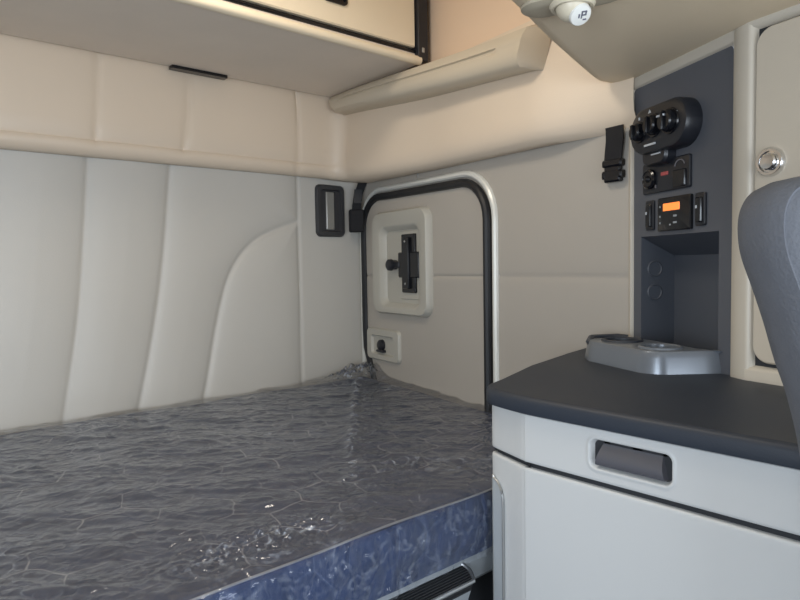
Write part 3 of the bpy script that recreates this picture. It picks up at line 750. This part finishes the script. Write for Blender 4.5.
# head rail above panel, and the frame around the door
b.grid([[PF(u, z, n) for u in (0, LP_ + .02)] for z, n in ((ZT + .02, .0075), (1.652, .0075), (1.648, .003), (1.645, -.006))])
b.grid([[TF(u, z, n) for u in (-.005, .30, .62)] for z, n in ((ZT + .02, .0095), (1.668, .0095), (1.660, .006), (1.655, -.006))])
b.grid([[TF(u, z, n) for u in (-.005, .30, .62)] for z, n in ((1.058, -.006), (1.054, .006), (1.048, .0095), (1.020, .0095))])
b.build('post_frame', TOWER, TW, 50)
b = MB(); b.grid([[TF(u, z, -.004) for u in (0, .6)] for z in (1.03, 1.67)]); b.build('door_gap', GAP, TW)
b = MB(); b.box(TF, .4525, .62, 1.03, 1.668, -.01, .0085, .003); b.build('side_post', TOWER, TW)
# tower door (rounded, slightly proud)
b = MB(); rrloft(b, lambda u, v, n: TF(u, v, n), [(.228, 1.3585, .440, .588, .03, -.003), (.228, 1.3585, .440, .588, .03, .004), (.228, 1.3585, .434, .582, .027, .008)], False, True, 8)
td = b.build('tower_door', TDOOR, TW)
b = MB(); kc = (.040, 1.418)
lathe(b, TF, *kc, [(.0255, .008), (.0255, .012), (.0225, .0165), (.0185, .0165), (.017, .0125), (.0145, .0125), (.0145, .019), (.012, .022), (.004, .0225)], n=32); b.build('push_knob', CHROME, td)
# charcoal panel with niche opening
u0_, u1_ = .0085, LP_ - .002
N0, N1, NZ = .038, LP_ - .036, 1.306
b = MB()
def q4(a, c, d, e): b.add([a, c, d, e], [(0, 1, 2, 3)])
rp = rr((u0_ + u1_) / 2, (NZ + 1.648) / 2, u1_ - u0_, 1.648 - NZ, .012)
rp = [(u, v) if v > 1.5 else (u0_ if u < .15 else u1_, NZ) for u, v in rp]
b.add([PF(u, v, 0) for u, v in rp[:14]] + [PF(u0_, NZ), PF(u1_, NZ)], [tuple(range(16))])
q4(PF(u0_, ZB - .01), PF(N0, ZB - .01), PF(N0, NZ), PF(u0_, NZ))
q4(PF(N1, ZB - .01), PF(u1_, ZB - .01), PF(u1_, NZ), PF(N1, NZ))
b.build('control_panel', PANEL, TW, 0)
DP = -.085
bu0, bu1, bz = N0 + .004, N1 - .004, 1.262
b = MB()
q4(PF(N0, NZ, 0), PF(N1, NZ, 0), PF(bu1, bz, DP), PF(bu0, bz, DP))
q4(PF(N0, NZ, 0), PF(bu0, bz, DP), PF(bu0, ZB - .01, DP), PF(N0, ZB - .01, 0))
q4(PF(N1, NZ, 0), PF(bu1, bz, DP), PF(bu1, ZB - .01, DP), PF(N1, ZB - .01, 0))
q4(PF(bu0, bz, DP), PF(bu1, bz, DP), PF(bu1, ZB - .01, DP), PF(bu0, ZB - .01, DP))
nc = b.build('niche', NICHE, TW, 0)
# two round sockets on the inner side of the niche
na = PF(N0, 0, 0); nb = PF(bu0, 0, DP); nu = (nb - na).normalized(); nn = Vector((nu.y, -nu.x, 0)); nn = nn if nn.dot(pu) > 0 else -nn
def NF(u, v, n=0): return na + nu * u + Vector((0, 0, v)) + nn * n
for z in (1.232, 1.178):
    b = MB(); lathe(b, NF, .034, z, [(.019, .0), (.019, .002), (.017, .0035), (.015, .001), (.004, .001)]); b.build('socket_cap', NICHE, nc)

# heater control pod
def stadium(cu, cv, w, h, d, seg=10): return (cu, cv, w, h, h / 2, d)
HP = MB(); c0 = (.144, 1.533)
rrloft(HP, PF, [(*c0, .194, .100, .050, 0), (*c0, .194, .100, .050, .028), (*c0, .188, .094, .047, .036), (*c0, .174, .08, .040, .039)], False, True, 10)
pod = HP.build('heater_pod', BLKP, TW)
b = MB(); rrloft(b, PF, [(.118, 1.478, .085, .040, .018, 0), (.118, 1.478, .085, .040, .018, .020), (.118, 1.478, .075, .032, .014, .026)], False, True); b.build('lower_tab', BLKP, pod)
for u, v, r in ((.090, 1.532, .019), (.142, 1.537, .021), (.194, 1.535, .023)):
    b = MB(); lathe(b, PF, u, v, [(r + .004, .040), (r + .003, .043), (r, .043), (r - .001, .054), (r - .004, .057), (.004, .057)])
    b.box(PF, u - .004, u + .004, v - r + .003, v + r - .003, .055, .063, .002); kb = b.build('dial', BLKG, pod)
for (u, v, w, h, n) in ((.126, 1.4995, .038, .004, .039), (.128, 1.480, .030, .003, .026), (.088, 1.562, .004, .006, .0385), (.188, 1.546, .022, .004, .0585), (.214, 1.548, .004, .006, .0385)):
    b = MB(); b.box(PF, u - w / 2, u + w / 2, v - h / 2, v + h / 2, n - .002, n + .0022); b.build('marking', MARK, pod)
b = MB(); b.add([PF(.120, 1.566, .0405), PF(.132, 1.566, .0405), PF(.126, 1.574, .0405)], [(0, 1, 2)]); b.build('marking', MARK, pod)
# outlet plate
def plate(cu, cv, w, h, m=BLKP, name='switch_plate', r=.005, t=.004, par=None):
    b = MB(); rrloft(b, PF, [(cu, cv, w, h, r, 0), (cu, cv, w, h, r, t), (cu, cv, w - .004, h - .004, r * .7, t + .0015)], False, True); return b.build(name, m, par or TW)
op = plate(.130, 1.434, .160, .068, name='outlet_plate')
b = MB(); lathe(b, PF, .080, 1.432, [(.022, .004), (.022, .012), (.018, .015), (.016, .013), (.008, .013), (.004, .020)]); b.build('dial', BLKG, op)
b = MB(); b.box(PF, .118, .142, 1.434, 1.442, .005, .0075, .001); b.build('indicator', REDL, op)
b = MB(); b.box(PF, .160, .200, 1.404, 1.440, .005, .010, .002); b.build('flap', BLKG, op)
b = MB(); b.tube([PF(.180 + .015 * math.cos(a), 1.448 + .012 * math.sin(a), .0065) for a in np.linspace(.1, PI, 12)], .0014, 6)
DM = mat('dim_mark', rgb(110, 108, 112), .5); b.build('marking', DM, op)
for u, v in ((.0655, 1.427), (.0995, 1.414)):
    b = MB(); b.box(PF, u - .0015, u + .0015, v - .0035, v + .0035, .0055, .0075); b.build('marking', DM, op)
# radio / heater controller
rd = plate(.161, 1.350, .108, .072, m=BLKG, name='radio', r=.004, t=.006)
b = MB(); b.box(PF, .128, .182, 1.357, 1.373, .007, .0088, .0008); b.build('display', ORNG, rd)
LEG = mat('button_legend', rgb(150, 156, 160), .5)
for (u, v, w, h) in ((.118, 1.367, .003, .004), (.118, 1.346, .003, .004), (.118, 1.332, .003, .004), (.168, 1.345, .010, .004), (.168, 1.331, .011, .004), (.152, 1.327, .004, .003)):
    b = MB(); b.box(PF, u - w / 2, u + w / 2, v - h / 2, v + h / 2, .0075, .0088); b.build('marking', LEG, rd)
for u in (.075, .240):
    sw = plate(u, 1.352, .030, .066, name='switch', t=.004)
    b = MB(); b.box(PF, u - .009, u + .009, 1.326, 1.376, .005, .010, .002); b.build('rocker', BLKG, sw)
    b = MB(); b.box(PF, u - .006, u - .002, 1.354, 1.360, .010, .0112); b.build('marking', MARK, sw)

# ------------------------------------------------------------------ cup holder console on the counter
CH = empty('cup_holder', (1.30, .66, 1.03), 'satin grey cup holder console with round wells on the counter below the niche', 'cup holder')
cp = [(1.305, .838), (1.252, .795), (1.180, .630), (1.188, .590), (1.290, .506), (1.30, .56), (1.37, .69), (1.40, .77)]
cp = smooth_poly(cp, [.02, .02, .018, .018, .004, 0, 0, .02], 6)
ar = sum(cp[i - 1][0] * cp[i][1] - cp[i][0] * cp[i - 1][1] for i in range(len(cp)))
if ar < 0: cp = cp[::-1]
b = MB()
prism(b, cp, [(0, 1.012), (0.0, 1.020), (.003, 1.04), (.007, 1.060), (.009, 1.068), (.012, 1.073), (.016, 1.074)], True, False)
FZ = frame((0, 0, 0), (1, 0, 0), (0, 1, 0))
wells = [(1.252, .625, .036), (1.310, .742, .038)]
from mathutils.geometry import delaunay_2d_cdt
top = [Vector(p) for p in inset(cp, .016)]; vs_ = list(top); ed_ = [(k, (k + 1) % len(top)) for k in range(len(top))]
for x, y, r in wells:
    o_ = len(vs_); vs_ += [Vector((x + r * math.cos(2 * PI * k / 40), y + r * math.sin(2 * PI * k / 40))) for k in range(40)]
    ed_ += [(o_ + k, o_ + (k + 1) % 40) for k in range(40)]
vo, eo, fo, _, _, _ = delaunay_2d_cdt(vs_, ed_, [], 1, 1e-6)
keep = [f for f in fo if all((sum((vo[k] for k in f), Vector((0, 0))) / len(f) - Vector((x, y))).length > r * .97 for x, y, r in wells)]
b.add([(v.x, v.y, 1.074) for v in vo], keep)
b.build('holder_body', TRAY, CH, 35)
for x, y, r in wells:
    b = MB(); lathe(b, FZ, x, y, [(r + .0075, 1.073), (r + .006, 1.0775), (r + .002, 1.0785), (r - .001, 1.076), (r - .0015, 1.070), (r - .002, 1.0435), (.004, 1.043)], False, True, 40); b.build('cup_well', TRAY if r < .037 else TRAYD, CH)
# raised back rim
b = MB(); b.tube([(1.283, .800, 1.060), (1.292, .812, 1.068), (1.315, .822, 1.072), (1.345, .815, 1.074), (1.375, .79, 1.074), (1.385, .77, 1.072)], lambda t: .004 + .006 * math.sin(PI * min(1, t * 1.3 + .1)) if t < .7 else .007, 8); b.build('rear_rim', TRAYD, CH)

# ------------------------------------------------------------------ grey seat back at the right edge
ST = empty('seat', (.80, .10, 0), 'blue grey seat back with rounded corner in front of the tower door', 'seat')
SO = Vector((.66, .24, 0)); SU = Vector((.75, -.661, 0)); SV = Vector((0, 0, 1)); SN = Vector((-.661, -.75, 0))
def SF(u, v, n=0): return SO + SU * (u + .004) + SV * (v - .014) + SN * n
# left outline (u, z) measured from the seat corner
left = [(.036, 1.341), (.022, 1.338), (.010, 1.330), (.002, 1.316), (-.001, 1.300), (.000, 1.28), (.004, 1.262), (.014, 1.235), (.026, 1.200), (.038, 1.160), (.052, 1.120), (.066, 1.06), (.076, .98), (.082, .88), (.085, .74), (.085, .55)]
W_ = .30
right = [(W_ - u * .35 - .004, z) for u, z in reversed(left)]
outline = catmull(left, 4) + catmull(right, 4)
outline = [tuple(p) for p in outline]
ar = sum(outline[i - 1][0] * outline[i][1] - outline[i][0] * outline[i - 1][1] for i in range(len(outline)))
if ar < 0: outline = outline[::-1]
b = MB(); loops = []
for d, n in ((.020, -.052), (.010, -.048), (.003, -.036), (0, -.015), (0, .010), (.003, .024), (.008, .034), (.010, .033), (.013, .036), (.019, .041), (.024, .043)):
    loops.append([SF(u, v, n) for u, v in (inset(outline, d) if d else outline)])
b.loft(loops, True, True); b.build('backrest', SEAT, ST, 50)
b = MB(); b.box(lambda u, v, n=0: SO + SU * u + SN * v + SV * n, .01, .25, .0, .44, .42, .56, .03); b.build('seat_cushion', SEAT, ST)
b = MB(); b.box(lambda u, v, n=0: SO + SU * u + SN * v + SV * n, .04, .22, .06, .38, .0, .43, .01); b.build('pedestal', BLKP, ST)

# ------------------------------------------------------------------ camera
Xc = Vector((.750, -.661, -.017)); Yc = Vector((.048, .029, .998)); Zc = Vector((-.659, -.750, .054))
Xc.normalize(); Zc = (Zc - Xc * Zc.dot(Xc)).normalized(); Yc = Zc.cross(Xc)
cam = bpy.data.cameras.new('camera'); co = bpy.data.objects.new('camera', cam); COL.objects.link(co)
M_ = Matrix((Xc, Yc, Zc)).transposed().to_4x4(); M_.translation = Vector((0, 0, 1.25)); co.matrix_world = M_
cam.sensor_width = 36; cam.lens = 641.3 / 800 * 36; cam.clip_start = .01
bpy.context.scene.camera = co

# ------------------------------------------------------------------ light
def area(name, loc, target, sx, sy, power, col):
    l = bpy.data.lights.new(name, 'AREA'); l.shape = 'RECTANGLE'; l.size = sx; l.size_y = sy; l.energy = power; l.color = col
    o = bpy.data.objects.new(name, l); COL.objects.link(o); o.location = loc
    o.rotation_euler = (Vector(target) - Vector(loc)).to_track_quat('-Z', 'Y').to_euler(); return o
area('windscreen_daylight', (.1, -1.5, 1.05), (.4, 1.5, 1.4), 2.0, .8, 36, (.83, .915, 1.0))
area('side_window_daylight', (-1.3, -.1, 1.25), (1.0, .9, 1.1), .9, .8, 26, (.79, .89, 1.0))
area('added_warm_fill', (.55, 1.1, 2.25), (.6, 1.2, .8), .35, .25, 6.5, (1.0, .90, .76))  # unseen warm lamp, added for film highlights and brighter upper walls
w = bpy.data.worlds.new('world'); bpy.context.scene.world = w; w.use_nodes = True
bg = w.node_tree.nodes['Background']; bg.inputs[0].default_value = (.84, .90, 1.0, 1); bg.inputs[1].default_value = .8
vs = bpy.context.scene.view_settings; vs.view_transform = 'Standard'; vs.look = 'None'; vs.exposure = 0.0
